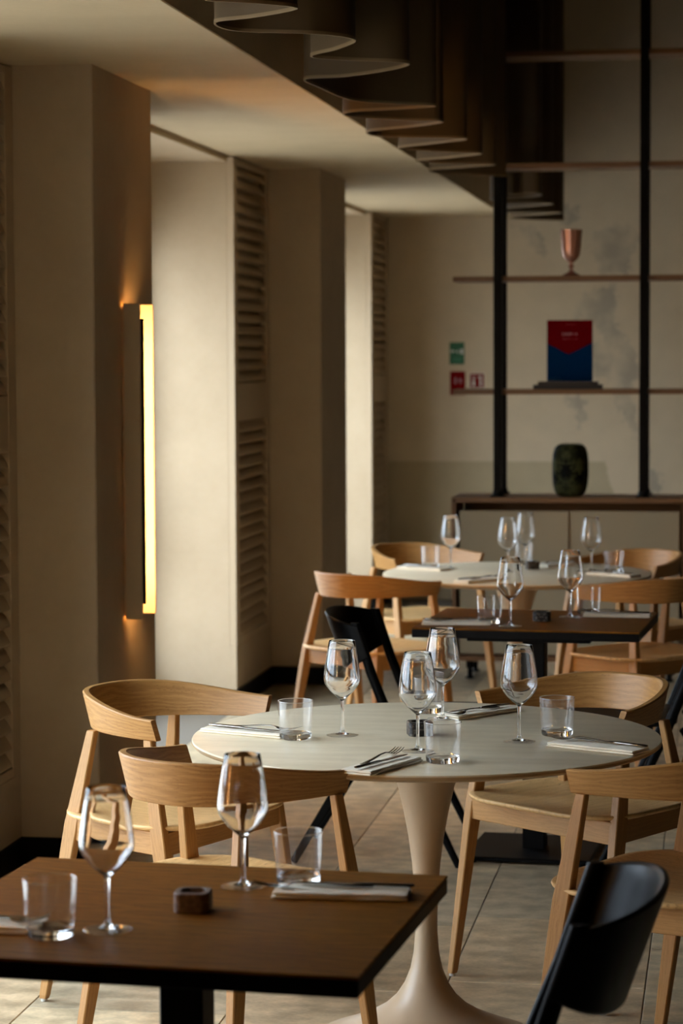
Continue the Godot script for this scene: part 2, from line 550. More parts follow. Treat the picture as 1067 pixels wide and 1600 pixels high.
func knife_proto() -> Node3D:
	var o := Node3D.new()
	var s := Shape.new()
	flat_loft(s, [[-0.105, 0.003, 0.0035, 0.0015], [-0.102, 0.006, 0.0035, 0.0028], [-0.06, 0.0062, 0.0036, 0.0032], [-0.015, 0.005, 0.0036, 0.003], [-0.005, 0.0045, 0.0034, 0.0022]])
	put("handle", s, M.steel, o)
	s = Shape.new()
	flat_loft(s, [[-0.008, 0.0045, 0.0034, 0.0018], [0.004, 0.0075, 0.0034, 0.0009], [0.05, 0.0085, 0.0034, 0.0008], [0.085, 0.0075, 0.0034, 0.0007], [0.098, 0.004, 0.0034, 0.0005], [0.102, 0.001, 0.0034, 0.0003]])
	put("blade", s, M.steel, o)
	return o

func cutlery(proto: Node3D, called: String, at: Vector3, turn: float, tilt: float, label: String, group: String) -> void:
	var r: Node3D = proto.duplicate()
	r.name = numbered(called)
	add_child(r)
	r.position = at
	r.rotation = Vector3(tilt, turn, 0)
	meta(r, label, called, group)

# napkin with fork and knife: dir (x, depth) points the way the fork's head points
func setting(x: float, h: float, z: float, dir: Vector2, where: String, sd: int, fork_off := Vector2(-0.012, 0.02), knife_off := Vector2(0.012, -0.005)) -> void:
	var turn := atan2(dir.x, -dir.y)
	napkin(V(x, h, z), turn, "folded cream cloth napkin " + where, 0.078, 0.225, sd)
	var d3 := Vector3(dir.x, 0, -dir.y).normalized()
	var sd3 := Vector3.UP.cross(d3)
	var top := h + 0.0125
	cutlery(fork, "fork", V(x, top, z) + d3 * fork_off.y + sd3 * fork_off.x, turn + 0.10, 0.0, "steel fork on the napkin " + where, "forks on the napkins")
	cutlery(knife, "knife", V(x, top, z) + d3 * knife_off.y + sd3 * knife_off.x, turn - 0.04, 0.0, "steel knife on the napkin " + where, "knives on the napkins")

var fork: Node3D
var knife: Node3D

func salt_block(at: Vector3, turn: float, m: Material, label: String) -> void:
	var o := thing("stone_holder", at, turn, label, "holder", "small stone holders on the tables")
	var ol := rounded(0.058, 0.058, 0.014, 6)
	var s := Shape.new()
	# outer block with a round dish sunk in the top
	var circ := func(r: float, y: float) -> Array:
		var q := []
		for p in ol:
			var d: Vector2 = (p as Vector2).normalized() * r
			q.append(Vector3(d.x, y, d.y))
		return q
	s.loft([ring_of(ol, 0.0, 0.02), ring_of(ol, 0.0, 0.96), ring_of(ol, 0.0015, 1.0), ring_of(ol, 0.0305, 1.0), inset_ring(ol, 0.0325, 0.002), circ.call(0.0225, 0.0325), circ.call(0.0215, 0.0315), circ.call(0.021, 0.024), circ.call(0.002, 0.024)], -1, true)
	put("block", s, m, o)

# ---------------------------------------------------------------- shutters
func shutter(x: float, z0: float, z1: float, label: String) -> void:
	# lies against the wall: back at x, front at x + 0.03; slats face the room
	var o := thing("louvred_shutter", V(x, 0, (z0 + z1) / 2.0), 0.0, label, "shutter", "cream louvred shutters")
	var w := z1 - z0
	var hw := w / 2.0
	var T := 0.034
	var st := 0.085
	var s := Shape.new()
	for sgn in [-1.0, 1.0]:
		s.box(Vector3(T / 2, 1.42, sgn * (hw - st / 2)), Vector3(T, 2.25, st), 0.002)
	s.box(Vector3(T / 2, 2.5325, 0), Vector3(T - 0.002, 0.025, w - 2 * st + 0.002), 0.002)
	s.box(Vector3(T / 2, 1.4205, 0), Vector3(T - 0.002, 0.176, w - 2 * st + 0.002), 0.002)
	s.box(Vector3(T / 2, 0.311, 0), Vector3(T - 0.002, 0.032, w - 2 * st + 0.002), 0.002)
	put("frame", s, M.shutter_paint, o)
	s = Shape.new()
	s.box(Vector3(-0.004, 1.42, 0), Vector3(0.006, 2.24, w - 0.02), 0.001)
	put("shade_backing", s, M.gap_shade, o)  # dark sheet stands in for the shade behind the slats
	# slats: blades that slope down towards the room
	s = Shape.new()
	var rings := []
	var sl := w - 2 * st + 0.006
	for e in 2:
		var r := []
		var z := sl * (e - 0.5)
		for k in 12:
			var a := TAU * k / 12
			var p := Vector2(cos(a) * 0.0285, sin(a) * 0.0062).rotated(-0.92)
			r.append(Vector3(T / 2 - 0.001 + p.x * 0.82, p.y, z))
		rings.append(r)
	s.loft(rings, 0, true)
	var slat := s.mesh()
	for p in [[1.51, 2.52], [0.325, 1.333]]:
		for k in 18:
			var m := put("slat", slat, M.shutter_paint, o)
			m.position.y = p[0] + (p[1] - p[0]) * (k + 0.5) / 18.0

# ---------------------------------------------------------------- windows
func window(i: int, z0: float, z1: float, x: float) -> void:
	var o := Node3D.new()
	o.name = "window_%d" % i
	o.position = V(x, 0, (z0 + z1) / 2.0)
	o.set_meta("kind", "structure")
	meta(o, "tall white framed window door number %d along the left wall" % i, "window")
	add_child(o)
	var w := z1 - z0
	var H := 2.30
	var s := Shape.new()
	for sgn in [-1.0, 1.0]: s.box(Vector3(0, H / 2, sgn * (w / 2 - 0.03)), Vector3(0.07, H, 0.06), 0.004)
	s.box(Vector3(0, H - 0.03, 0), Vector3(0.07, 0.06, w - 0.1), 0.004)
	s.box(Vector3(0, 0.03, 0), Vector3(0.07, 0.06, w - 0.1), 0.004)
	s.box(Vector3(-0.01, (H + 2.525) / 2, 0), Vector3(0.06, 2.525 - H, w), 0.003)      # solid unseen panel above the door, added to darken the recess top
	put("window_frame", s, M.window_paint, o)
	var n := maxi(2, roundi(w / 0.9))
	var step := (w - 0.12) / n
	for leaf in n:
		s = Shape.new()
		var lw := step - 0.002
		var c: float = (leaf + 0.5) * step - (w - 0.12) / 2
		for sgn in [-1.0, 1.0]: s.box(Vector3(0.012, H / 2, c + sgn * (lw / 2 - 0.022)), Vector3(0.05, H - 0.124, 0.044), 0.004)
		for y in [0.14, 0.9, H - 0.092]: s.box(Vector3(0.012, y, c), Vector3(0.046, 0.06 if y > 0.2 else 0.16, lw - 0.08), 0.004)
		var sash := put("sash", s, M.window_paint, o)
		for yy in [[0.22, 0.87], [0.93, H - 0.122]]:
			s = Shape.new()
			s.box(Vector3(0.012, (yy[0] + yy[1]) / 2, c), Vector3(0.004, yy[1] - yy[0] + 0.01, lw - 0.08), 0.0005)
			put("pane", s, M.pane, sash)

func _ready() -> void:
	rng.seed = 7
	# ------------------------------------------------ camera, sky, exposure
	var cam := Camera3D.new()
	cam.name = "camera"
	cam.position = Vector3(0, 1.630, 0)
	cam.rotation_degrees = Vector3(-3.676, 9.0595, -0.2409)
	cam.near = 0.05
	cam.far = 200.0
	var at := CameraAttributesPhysical.new()
	at.frustum_focal_length = 56.71
	at.frustum_focus_distance = 5.65
	at.exposure_aperture = 3.4
	cam.attributes = at
	add_child(cam)
	cam.fov = 23.899
	cam.current = true
	var env := Environment.new()
	env.background_mode = Environment.BG_SKY
	var sky := Sky.new()
	var sm := ProceduralSkyMaterial.new()
	sm.sky_top_color = Color(0.855, 0.925, 1.0)
	sm.sky_horizon_color = Color(0.52, 0.567, 0.613)
	sm.sky_curve = 0.6          # overcast: brightness grows evenly from the horizon to three times as much overhead
	sm.ground_bottom_color = Color(0.46, 0.47, 0.48)
	sm.ground_horizon_color = Color(0.48, 0.49, 0.5)
	sky.sky_material = sm
	env.sky = sky
	env.background_energy_multiplier = 3.6
	env.tonemap_mode = Environment.TONE_MAPPER_LINEAR
	env.tonemap_exposure = 6.15
	env.sdfgi_enabled = true
	env.ssao_enabled = true
	env.ssil_enabled = true
	var we := WorldEnvironment.new()
	we.name = "world_environment"
	we.environment = env
	add_child(we)

	# ------------------------------------------------ materials
	M.wall = plaster(Color(0.755, 0.66, 0.53), 11)
	M.soffit = plaster(Color(0.785, 0.695, 0.545), 12)
	M.dark_ceiling = mat(Color(0.20, 0.17, 0.14), 0.9)
	M.far_wall = plaster(Color(0.26, 0.20, 0.145), 14)
	M.shutter_paint = mat(Color(0.75, 0.655, 0.525), 0.6)
	M.window_paint = mat(Color(0.84, 0.82, 0.76), 0.5)
	M.pane = mat(Color(1, 1, 1, 0.04), 0.02)
	M.pane.transparency = BaseMaterial3D.TRANSPARENCY_ALPHA
	M.gap_shade = mat(Color(0.16, 0.135, 0.105), 0.9)  # shade of the louvre gaps, put into a dark brown colour
	M.black_base = mat(Color(0.04, 0.037, 0.035), 0.5)
	M.oak_band = wood(Color(0.74, 0.555, 0.315), Color(0.60, 0.42, 0.215), Color(0.43, 0.28, 0.13), 3, 0.5, 1.6, 3.2)
	M.oak_seat = wood(Color(0.90, 0.74, 0.50), Color(0.81, 0.64, 0.41), Color(0.52, 0.35, 0.2), 4, 0.45, 1.6, 3.0)
	M.oak_leg = wood(Color(0.74, 0.55, 0.315), Color(0.63, 0.45, 0.24), Color(0.5, 0.33, 0.18), 5, 0.5, 1.5, 5.0, 0.8)
	M.dark_wood = wood(Color(0.55, 0.355, 0.105), Color(0.41, 0.245, 0.06), Color(0.25, 0.14, 0.03), 6, 0.5, 1.0, 3.0, 1.4)
	M.dark_wood.metallic_specular = 0.2
	M.shelf_wood = wood(Color(0.50, 0.345, 0.20), Color(0.40, 0.265, 0.14), Color(0.28, 0.18, 0.09), 8, 0.5, 1.0, 5.0, 0.8)
	M.black_edge = mat(Color(0.035, 0.03, 0.028), 0.45)
	M.black_metal = mat(Color(0.03, 0.028, 0.027), 0.45)
	M.black_shell = mat(Color(0.045, 0.043, 0.042), 0.34)
	M.black_wood = mat(Color(0.035, 0.033, 0.032), 0.42)
	for k in ["black_edge", "black_metal", "black_shell", "black_wood", "black_base"]: M[k].metallic_specular = 0.22
	M.white_plastic = mat(Color(0.75, 0.73, 0.69), 0.4)
	M.stone_top = speckle(Color(0.945, 0.89, 0.77), Color(0.86, 0.80, 0.67), 21, 0.36, 1.5, Vector2(0.45, 1.7), 1.0)
	M.table_edge = mat(Color(0.66, 0.55, 0.40), 0.5)
	M.lacquer = mat(Color(0.72, 0.62, 0.50), 0.38)
	M.linen = mat(Color(0.95, 0.91, 0.82), 0.9)
	M.linen.rim_enabled = true
	M.linen.rim = 0.3
	M.steel = mat(Color(0.62, 0.60, 0.57), 0.2, 1.0)
	M.glass = glass_mat()
	M.thin_glass = mat(Color(1, 1, 1, 0.015), 0.0)
	M.thin_glass.transparency = BaseMaterial3D.TRANSPARENCY_ALPHA
	M.black_stone = speckle(Color(-0.1, -0.1, -0.1), Color(0.42, 0.40, 0.37), 31, 0.35, 9.0, Vector2(2, 2), 1.7)
	M.grey_stone = speckle(Color(0.53, 0.44, 0.385), Color(0.36, 0.295, 0.255), 33, 0.6, 7.0, Vector2(2, 2), 1.0)
	M.mortar = mat(Color(0.42, 0.38, 0.32), 0.9)
	M.tiles = []
	for k in 4:
		var c: Color = [Color(0.85, 0.755, 0.595), Color(0.77, 0.685, 0.535), Color(0.82, 0.71, 0.55), Color(0.735, 0.66, 0.53)][k]
		M.tiles.append(speckle(c.lightened(0.06), c.darkened(0.26), 41 + k, 0.36, 1.1, Vector2(1.5, 1.9), 1.0))
	M.fabric = mat(Color(0.34, 0.265, 0.155), 0.75)
	M.fabric.backlight_enabled = true
	M.fabric.backlight = Color(0.16, 0.12, 0.07)
	M.hem = mat(Color(0.5, 0.41, 0.28), 0.7)

	build_room()
	build_shelving()
	build_furniture()
	build_tableware()

# ---------------------------------------------------------------- the setting
const XW := -2.272      # face of the left wall
const XP := -1.98       # face of the pillars
const ZB := 16.05       # face of the back wall
const ZN := -2.2        # wall behind the camera
const XR := 4.0
const TOP := 4.25
const SOF := 2.552

func slabbox(s: Shape, x0: float, x1: float, y0: float, y1: float, z0: float, z1: float, bev := 0.003) -> void:
	s.box(V((x0 + x1) / 2, (y0 + y1) / 2, (z0 + z1) / 2), Vector3(x1 - x0, y1 - y0, absf(z1 - z0)), bev)

func build_room() -> void:
	var s := Shape.new()
	# floor: mortar bed and stone tiles
	slabbox(s, -2.85, XR + 0.15, -0.2, -0.004, ZN - 0.15, ZB + 0.15)
	var fl := struct("floor", s, M.mortar, "beige stone tiled floor of the dining room", "floor")
	var tw := 0.51
	var tl := 0.733
	var shapes := []
	for k in 3:
		s = Shape.new()
		var ol := rounded(tw - 0.003, tl - 0.003, 0.003, 2)
		s.loft([ring_of(ol, -0.012, 0.98), ring_of(ol, -0.012), ring_of(ol, -0.0012), inset_ring(ol, 0.0, 0.0012), ring_of(ol, 0.0, 0.02)], -1, true)
		shapes.append(s.mesh())
	var col := 0
	for ix in range(-3, 3):
		var off := 0.0 if ix == 0 else fposmod(ix * 0.377 + 0.21, 1.0) * tl
		for iz in range(0, 16):
			var x := -0.71 + tw * (ix + 0.5)
			var z := 6.196 + off - 4 * tl + tl * (iz + 0.5)
			if z > ZB - 0.1: continue
			var t := put("tile", shapes[rng.randi() % 3], M.tiles[rng.randi() % 4], fl)
			t.position = V(x, rng.randf_range(-0.0006, 0.0004), z)
	s = Shape.new()
	slabbox(s, -2.85, XR, -0.02, -0.001, ZN, 3.3)
	slabbox(s, -0.71 + tw * 3, XR, -0.02, -0.001, 3.3, ZB)
	put("plain_paving", s, M.tiles[1], fl)
	# left wall: piers between the window openings, lintels above
	var wins := [[3.75, 6.597], [9.12, 10.94], [13.463, 15.283]]
	s = Shape.new()
	var z := ZN - 0.15
	for w in wins + [[ZB + 0.15, 0]]:
		slabbox(s, -2.82, XW, 0, SOF + 0.2, z, w[0], 0.0006)
		z = w[1]
	struct("wall_left", s, M.wall, "cream plaster wall with deep window recesses, left side")
	s = Shape.new()
	for w in wins: slabbox(s, -2.82, XW, 2.525, SOF + 0.2, w[0] - 0.001, w[1] + 0.001)
	struct("trim_1", s, M.wall, "plaster lintels above the window recesses", "lintel")
	var k := 0
	for p in [2.92, 7.464, 11.807]:
		s = Shape.new()
		slabbox(s, XW - 0.01, XP, 0.0, SOF + 0.01, p, p + 0.79, 0.004)
		struct("pillar", s, M.wall, ["square cream pillar left of the front table, out of view", "wide cream pillar carrying the tall wall lamp", "cream pillar between the two louvred shutters"][k], "pillar")
		k += 1
	# black skirting along wall and pillars
	s = Shape.new()
	z = ZN
	var segs := []
	for w in wins + [[ZB, 0]]:
		segs.append([z, w[0]])
		z = w[1]
	for g in segs: slabbox(s, XW - 0.005, XW + 0.014, 0, 0.088, g[0], g[1], 0.002)
	for p in [2.92, 7.464, 11.807]:
		slabbox(s, XP - 0.001, XP + 0.014, 0, 0.09, p - 0.014, p + 0.804, 0.002)
		slabbox(s, XW, XP + 0.012, 0, 0.089, p - 0.014, p + 0.001, 0.002)
		slabbox(s, XW, XP + 0.012, 0, 0.089, p + 0.789, p + 0.804, 0.002)
	struct("baseboard_left", s, M.black_base, "black skirting at the foot of the cream pillars", "skirting")
	for i in wins.size(): window(i + 1, wins[i][0], wins[i][1], -2.72)
	shutter(XW, 6.60, 7.462, "cream louvred shutter at the left edge of the picture before the lamp pillar")
	shutter(XW, 10.9402, 11.805, "cream louvred shutter between the bright window reveal and the second pillar")
	shutter(XW, 15.2832, 16.04, "cream louvred shutter farthest back, next to the rear wall")
	# plain aprons under the shutters, flush with their frames
	s = Shape.new()
	for g in [[6.5975, 7.463], [10.9402, 11.806], [15.2832, 16.04]]:
		slabbox(s, XW - 0.002, XW + 0.033, 0.085, 0.2945, g[0], g[1], 0.001)
	struct("trim_2", s, M.wall, "plain plaster aprons under the louvred shutters", "apron")
	s = Shape.new()
	for g in [[6.5975, 7.451], [10.9402, 11.794], [15.2832, 16.04]]:
		slabbox(s, XW - 0.002, XW + 0.044, 0, 0.0885, g[0], g[1], 0.001)
	struct("trim_3", s, M.black_base, "black skirting under the louvred shutters", "skirting")
	# soffit along the windows and the dark high ceiling
	s = Shape.new()
	slabbox(s, -2.82, -1.452, SOF, TOP, ZN, ZB + 0.1, 0.003)
	struct("ceiling", s, M.soffit, "lowered cream ceiling strip along the windows", "ceiling")
	s = Shape.new()
	slabbox(s, -1.5, XR + 0.15, TOP, TOP + 0.15, ZN - 0.15, ZB + 0.15)
	struct("ceiling", s, M.dark_ceiling, "dark high ceiling above the shelving", "ceiling")
	# back wall with its wall painting
	s = Shape.new()
	slabbox(s, -2.82, XR + 0.15, 0, TOP + 0.1, ZB, ZB + 0.15)
	for i in s.uv.size(): s.uv[i] = Vector2((s.v[i].x + 2.35) / 4.0, (3.8 - s.v[i].y) / 3.8)
	struct("wall_back", s, mural(), "rear cream wall with a faint grey figure painted on it")
	s = Shape.new()
	slabbox(s, XR, XR + 0.15, 0, TOP + 0.1, ZN - 0.15, ZB)
	struct("wall_right", s, M.far_wall, "brown plaster wall on the right side of the room")
	s = Shape.new()
	slabbox(s, -2.82, XR, 0, TOP + 0.1, ZN - 0.15, ZN)
	struct("wall_front", s, M.far_wall, "brown plaster wall behind the viewer")
	# pavement outside the windows
	s = Shape.new()
	slabbox(s, -14.0, -2.9, -0.4, -0.15, ZN - 8, ZB + 8)
	struct("ground", s, mat(Color(0.66, 0.64, 0.61), 0.8), "stone pavement outside the windows", "pavement")
	# wall lamp on the pillar
	wall_lamp(7.90, 0.22, "tall cream box-shaped wall lamp glowing warm on the pillar before the bright window reveal")
	wall_lamp(3.36, 0.10, "tall cream box-shaped wall lamp on the pillar beside the front table, out of view")
	# hanging mesh curtains
	curtain([[-0.98, 5.2], [-1.2, 5.3], [-1.3, 5.45], [-1.1, 5.6], [-1.04, 5.7], [-1.22, 5.8], [-1.26, 5.86], [-1.15, 5.93], [-1.07, 6.02], [-1.12, 6.1], [-1.22, 6.18], [-1.325, 6.25], [-1.3, 6.42], [-1.1, 6.52], [-1.02, 6.66], [-1.1, 6.85], [-1.2, 7.0], [-1.12, 7.1], [-0.95, 7.2], [-1.0, 7.35], [-1.18, 7.52], [-1.315, 7.56], [-1.31, 7.8], [-1.27, 8.2], [-1.14, 8.36], [-1.01, 8.46], [-1.15, 8.54], [-1.33, 8.6], [-1.365, 8.75], [-1.2, 8.93], [-1.05, 9.02], [-1.18, 9.2], [-1.38, 9.36], [-1.37, 9.58], [-1.2, 9.66], [-1.04, 9.76], [-1.2, 9.95], [-1.37, 10.14], [-1.2, 10.35], [-1.05, 10.47], [-1.2, 10.66], [-1.38, 10.83], [-1.2, 11.0], [-1.05, 11.1], [-1.2, 11.22], [-1.38, 11.36], [-1.36, 11.55], [-1.2, 11.7], [-1.07, 11.83]], 2.5, "brown mesh curtain hanging in deep waves beside the soffit, nearer the viewer")
	curtain([[-1.12, 12.55], [-0.96, 12.5], [-1.0, 12.75], [-1.25, 13.0], [-1.2, 13.2], [-0.95, 13.33], [-1.1, 13.6], [-1.3, 13.85], [-1.2, 14.05], [-0.96, 14.18], [-1.1, 14.4], [-1.3, 14.6], [-1.2, 14.85], [-1.0, 15.0]], 2.46, "brown mesh curtain hanging in waves behind the shelving posts")

func curtain(pts: Array, hem: float, label: String) -> void:
	var o := thing("mesh_curtain", Vector3.ZERO, 0.0, label, "curtain", "hanging mesh curtains")
	var p := []
	for q in pts: p.append(Vector2(q[0], -q[1]))
	var path := smooth_path(p, 8)
	var s := Shape.new()
	ribbon(s, path, hem + 0.008, TOP - 0.001, 0.003)
	put("fabric", s, M.fabric, o)
	s = Shape.new()
	ribbon(s, path, hem, hem + 0.009, 0.006)
	put("hem", s, M.hem, o)

func inside(pts: Array, p: Vector2) -> bool:
	var q := PackedVector2Array()
	for a in pts: q.append(Vector2(a[0], a[1]))
	return Geometry2D.is_point_in_polygon(p, q)

func mural() -> StandardMaterial3D:
	var W := 400
	var Hh := 380
	var im := Image.create(W, Hh, false, Image.FORMAT_RGB8)
	var base := Color(0.79, 0.70, 0.575)
	var grey := Color(0.58, 0.535, 0.47)
	var dado := Color(0.68, 0.605, 0.475)
	var nz := noise(77, 0.045, 4)
	var shapes := [
		[[-0.84, 2.47], [-0.71, 2.5], [-0.57, 2.44], [-0.57, 2.34], [-0.63, 2.28], [-0.63, 2.15], [-0.73, 2.16], [-0.84, 2.15], [-0.86, 2.26], [-0.91, 2.34]],
		[[-0.99, 1.99], [-0.92, 2.05], [-0.82, 2.08], [-0.72, 2.11], [-0.72, 1.94], [-0.73, 1.84], [-0.67, 1.76], [-0.6, 1.66], [-0.57, 1.52], [-0.63, 1.38], [-0.6, 1.23], [-0.55, 1.06], [-0.5, 1.0], [-0.47, 0.85], [-0.42, 0.83], [-0.46, 0.71], [-0.52, 0.73], [-0.53, 0.94], [-0.63, 1.15], [-0.75, 1.36], [-0.79, 1.5], [-0.92, 1.51], [-0.9, 1.67], [-0.8, 1.76], [-0.86, 1.84], [-0.96, 1.86], [-1.01, 1.9]],
		[[-1.11, 1.38], [-1.0, 1.37], [-0.91, 1.32], [-0.93, 1.21], [-0.94, 1.11], [-0.97, 1.17], [-0.99, 1.27]],
		[[-1.4, 2.49], [-1.28, 2.5], [-1.2, 2.4], [-1.17, 2.28], [-1.24, 2.31], [-1.32, 2.4]],
		[[-1.17, 2.58], [-0.98, 2.62], [-0.96, 2.51], [-1.07, 2.49]]]
	var dado_shape := [[-2.9, 0.925], [-0.79, 0.928], [-0.77, 0.81], [-0.72, 0.68], [-0.66, 0.0], [-2.9, 0.0]]
	for y in Hh:
		for x in W:
			var wp := Vector2(-2.35 + 4.0 * (x + 0.5) / W, 3.8 - 3.8 * (y + 0.5) / Hh)
			var n := nz.get_noise_2d(x, y)
			var c := base.darkened(0.03 * (n + 0.3))
			if inside(dado_shape, wp): c = dado.darkened(0.03 * n)
			var wq := wp + Vector2(nz.get_noise_2d(x * 3.0, y * 3.0), nz.get_noise_2d(x * 3.0 + 99, y * 3.0)) * 0.05
			for sh in shapes:
				if inside(sh, wq): c = c.lerp(grey, clampf(0.36 + n * 0.6, 0.08, 0.6))
			im.set_pixel(x, y, c)
	var m := mat(Color.WHITE, 0.85)
	m.albedo_texture = ImageTexture.create_from_image(im)
	m.texture_repeat = false
	return m

func wall_lamp(zc: float, power: float, label: String) -> void:
	var h0 := 0.760
	var h1 := 1.808
	var o := thing("wall_lamp", V(XP, (h0 + h1) / 2, zc), 0.0, label, "lamp", "tall wall lamps on the pillars")
	var hh := (h1 - h0) / 2
	var s := Shape.new()
	s.box(Vector3(0.004, 0, 0), Vector3(0.004, hh * 2 - 0.02, 0.19), 0.001)
	put("back_panel", s, M.shutter_paint, o)
	s = Shape.new()
	s.box(Vector3(0.037, 0, 0.096), Vector3(0.058, hh * 2, 0.012), 0.002)
	put("side_panel", s, M.shutter_paint, o)
	s = Shape.new()
	s.box(Vector3(0.035, 0, -0.096), Vector3(0.058, hh * 2, 0.012), 0.002)
	put("side_panel", s, M.shutter_paint, o)
	s = Shape.new()
	s.box(Vector3(0.064, 0, 0.082), Vector3(0.018, hh * 2 - 0.10, 0.014), 0.002)
	put("glare_bar", s, M.black_metal, o)
	var glow := mat(Color(1.0, 0.85, 0.6), 0.5)
	glow.emission_enabled = true
	glow.emission = Color(1.0, 0.66, 0.30)
	glow.emission_energy_multiplier = 4.0
	s = Shape.new()
	s.box(Vector3(0.032, 0, 0.0875), Vector3(0.024, hh * 2 - 0.10, 0.004), 0.001)
	put("led_strip", s, glow, o)
	var al := AreaLight3D.new()
	al.name = "led_light"
	al.area_size = Vector2(0.024, hh * 2 - 0.10)
	al.area_normalize_energy = true
	al.light_color = Color(1.0, 0.77, 0.48)
	al.light_energy = power
	al.area_range = 12.0
	al.area_attenuation = 2.0
	al.shadow_enabled = true
	al.position = Vector3(0.032, 0, 0.083)
	o.add_child(al)
	for sg in [-1.0, 1.0]:
		s = Shape.new()
		s.box(Vector3(0.012, sg * (hh - 0.012), 0.075), Vector3(0.008, 0.012, 0.012), 0.001)
		put("lamp_slot", s, glow, o)
		var sp := SpotLight3D.new()
		sp.name = "slot_light"
		sp.light_color = Color(1.0, 0.55, 0.2)
		sp.light_energy = 0.015
		sp.spot_angle = 5.5
		sp.spot_angle_attenuation = 0.6
		sp.spot_range = 6.0
		sp.light_size = 0.004
		sp.shadow_enabled = true
		sp.position = Vector3(0.012, sg * (hh - 0.004), 0.098)
		sp.rotation = Vector3(sg * PI / 2, 0, 0)
		o.add_child(sp, true)

# ---------------------------------------------------------------- shelving unit and what stands on it
func build_shelving() -> void:
	var o := thing("shelving_unit", V(-0.78, 0, 12.28), 0.0, "open shelving on two black posts above a low wooden cabinet", "shelf")
	var s := Shape.new()
	var W := 1.176
	var D := 0.36
	var ct := 0.92
	# cabinet
	s.box(Vector3(0, ct - 0.012, 0), Vector3(W, 0.026, D), 0.002)
	s.box(Vector3(0, 0.105, 0), Vector3(W, 0.026, D), 0.002)
	for sx in [-1.0, 1.0]: s.box(Vector3(sx * (W / 2 - 0.011), (ct + 0.10) / 2, 0), Vector3(0.022, ct - 0.12, D), 0.002)
	s.box(Vector3(0, 0.5, -D / 2 + 0.006), Vector3(W - 0.05, 0.78, 0.008), 0.001)
	put("cabinet_frame", s, M.shelf_wood, o)
	var panel := mat(Color(0.60, 0.535, 0.42), 0.6)
	for sx in [-1.0, 1.0]:
		s = Shape.new()
		s.box(Vector3(sx * 0.275, 0.49, D / 2 - 0.03 - 0.006 * sx), Vector3(0.548, 0.725, 0.014), 0.002)
		put("cabinet_door", s, panel, o)
	for sx in [-1.0, 1.0]:
		for sz in [-1.0, 1.0]:
			s = Shape.new()
			s.lathe([Vector2(0, 0), Vector2(0.024, 0), Vector2(0.024, 0.006), Vector2(0.012, 0.012), Vector2(0.012, 0.05), Vector2(0.02, 0.055), Vector2(0.02, 0.092), Vector2(0, 0.092)], 14, Vector3(sx * 0.5, 0, sz * 0.14))
			put("cabinet_foot", s, M.black_metal, o)
	# posts: a front and a back bar for each
	for x in [-0.3585, 0.3685]:
		for z in [0.135, -0.135]:
			s = Shape.new()
			s.box(Vector3(x, (ct + TOP) / 2, z), Vector3(0.042, TOP - ct - 0.002, 0.03), 0.003)
			var p := put("post", s, M.black_metal, o)
			s = Shape.new()
			s.box(Vector3(x, ct + 0.006, z), Vector3(0.075, 0.01, 0.06), 0.002)
			s.lathe([Vector2(0, 0), Vector2(0.027, 0), Vector2(0.027, 0.02), Vector2(0, 0.02)], 16, Vector3(x, ct + 0.01, z))
			put("post_foot", s, M.black_metal, p)
	for h in [1.449, 2.016, 2.578, 3.13]:
		s = Shape.new()
		s.box(Vector3(0.015, h, 0), Vector3(1.206, 0.026, 0.23), 0.002)
		put("shelf_board", s, M.shelf_wood, o)
	# goblet
	var copper := mat(Color(0.74, 0.52, 0.42), 0.25, 0.4)
	o = thing("goblet", V(-0.779, 2.029, 12.26), 0.0, "coppery pink fluted goblet on the middle shelf", "goblet")
	s = Shape.new()
	s.lathe([Vector2(0, 0), Vector2(0.046, 0), Vector2(0.047, 0.004), Vector2(0.038, 0.010), Vector2(0.02, 0.018), Vector2(0.009, 0.03), Vector2(0.008, 0.042), Vector2(0.016, 0.05), Vector2(0.008, 0.058), Vector2(0.009, 0.068), Vector2(0, 0.068)], 36)
	put("stem", s, copper, o)
	s = Shape.new()
	s.lathe([Vector2(0, 0.068), Vector2(0.012, 0.069), Vector2(0.03, 0.085), Vector2(0.041, 0.105), Vector2(0.046, 0.14), Vector2(0.049, 0.19), Vector2(0.053, 0.233), Vector2(0.050, 0.233), Vector2(0.046, 0.19), Vector2(0.043, 0.14), Vector2(0.037, 0.107), Vector2(0.02, 0.085), Vector2(0, 0.08)], 72, Vector3.ZERO, 1.0, 0.035, 12)
	put("bowl", s, copper, o)
	# book standing on a stack of flat books
	var tops := [[0.346, 0.24, 0.022, Color(0.05, 0.05, 0.05), "lowest, widest dark book in the flat stack on the lower shelf"], [0.30, 0.22, 0.016, Color(0.16, 0.13, 0.11), "thin brown-black book on top of the flat stack under the standing book"]]
	var y := 1.462
	for t in tops:
		o = thing("book", V(-0.79, y, 12.26), 0.02, t[4], "book", "books lying flat on the shelf")
		var cover := mat(t[3], 0.5)
		s = Shape.new()
		s.box(Vector3(0, 0.0015, 0), Vector3(t[0], 0.003, t[1]), 0.0008)
		s.box(Vector3(0, t[2] - 0.0015, 0), Vector3(t[0], 0.003, t[1]), 0.0008)
		s.box(Vector3(0, t[2] / 2, t[1] / 2 - 0.0015), Vector3(t[0], t[2], 0.003), 0.0008)
		put("cover", s, cover, o)
		s = Shape.new()
		s.box(Vector3(0, t[2] / 2, -0.003), Vector3(t[0] - 0.012, t[2] - 0.006, t[1] - 0.008), 0.0005)
		put("pages", s, mat(Color(0.55, 0.52, 0.46), 0.8), o)
		y += t[2]
	o = thing("book", V(-0.788, y, 12.30), 0.0, "upright book with red and blue chevron cover on the lower shelf", "book")
	s = Shape.new()
	s.box(Vector3(0, 0.155, 0.007), Vector3(0.229, 0.308, 0.003), 0.0006)
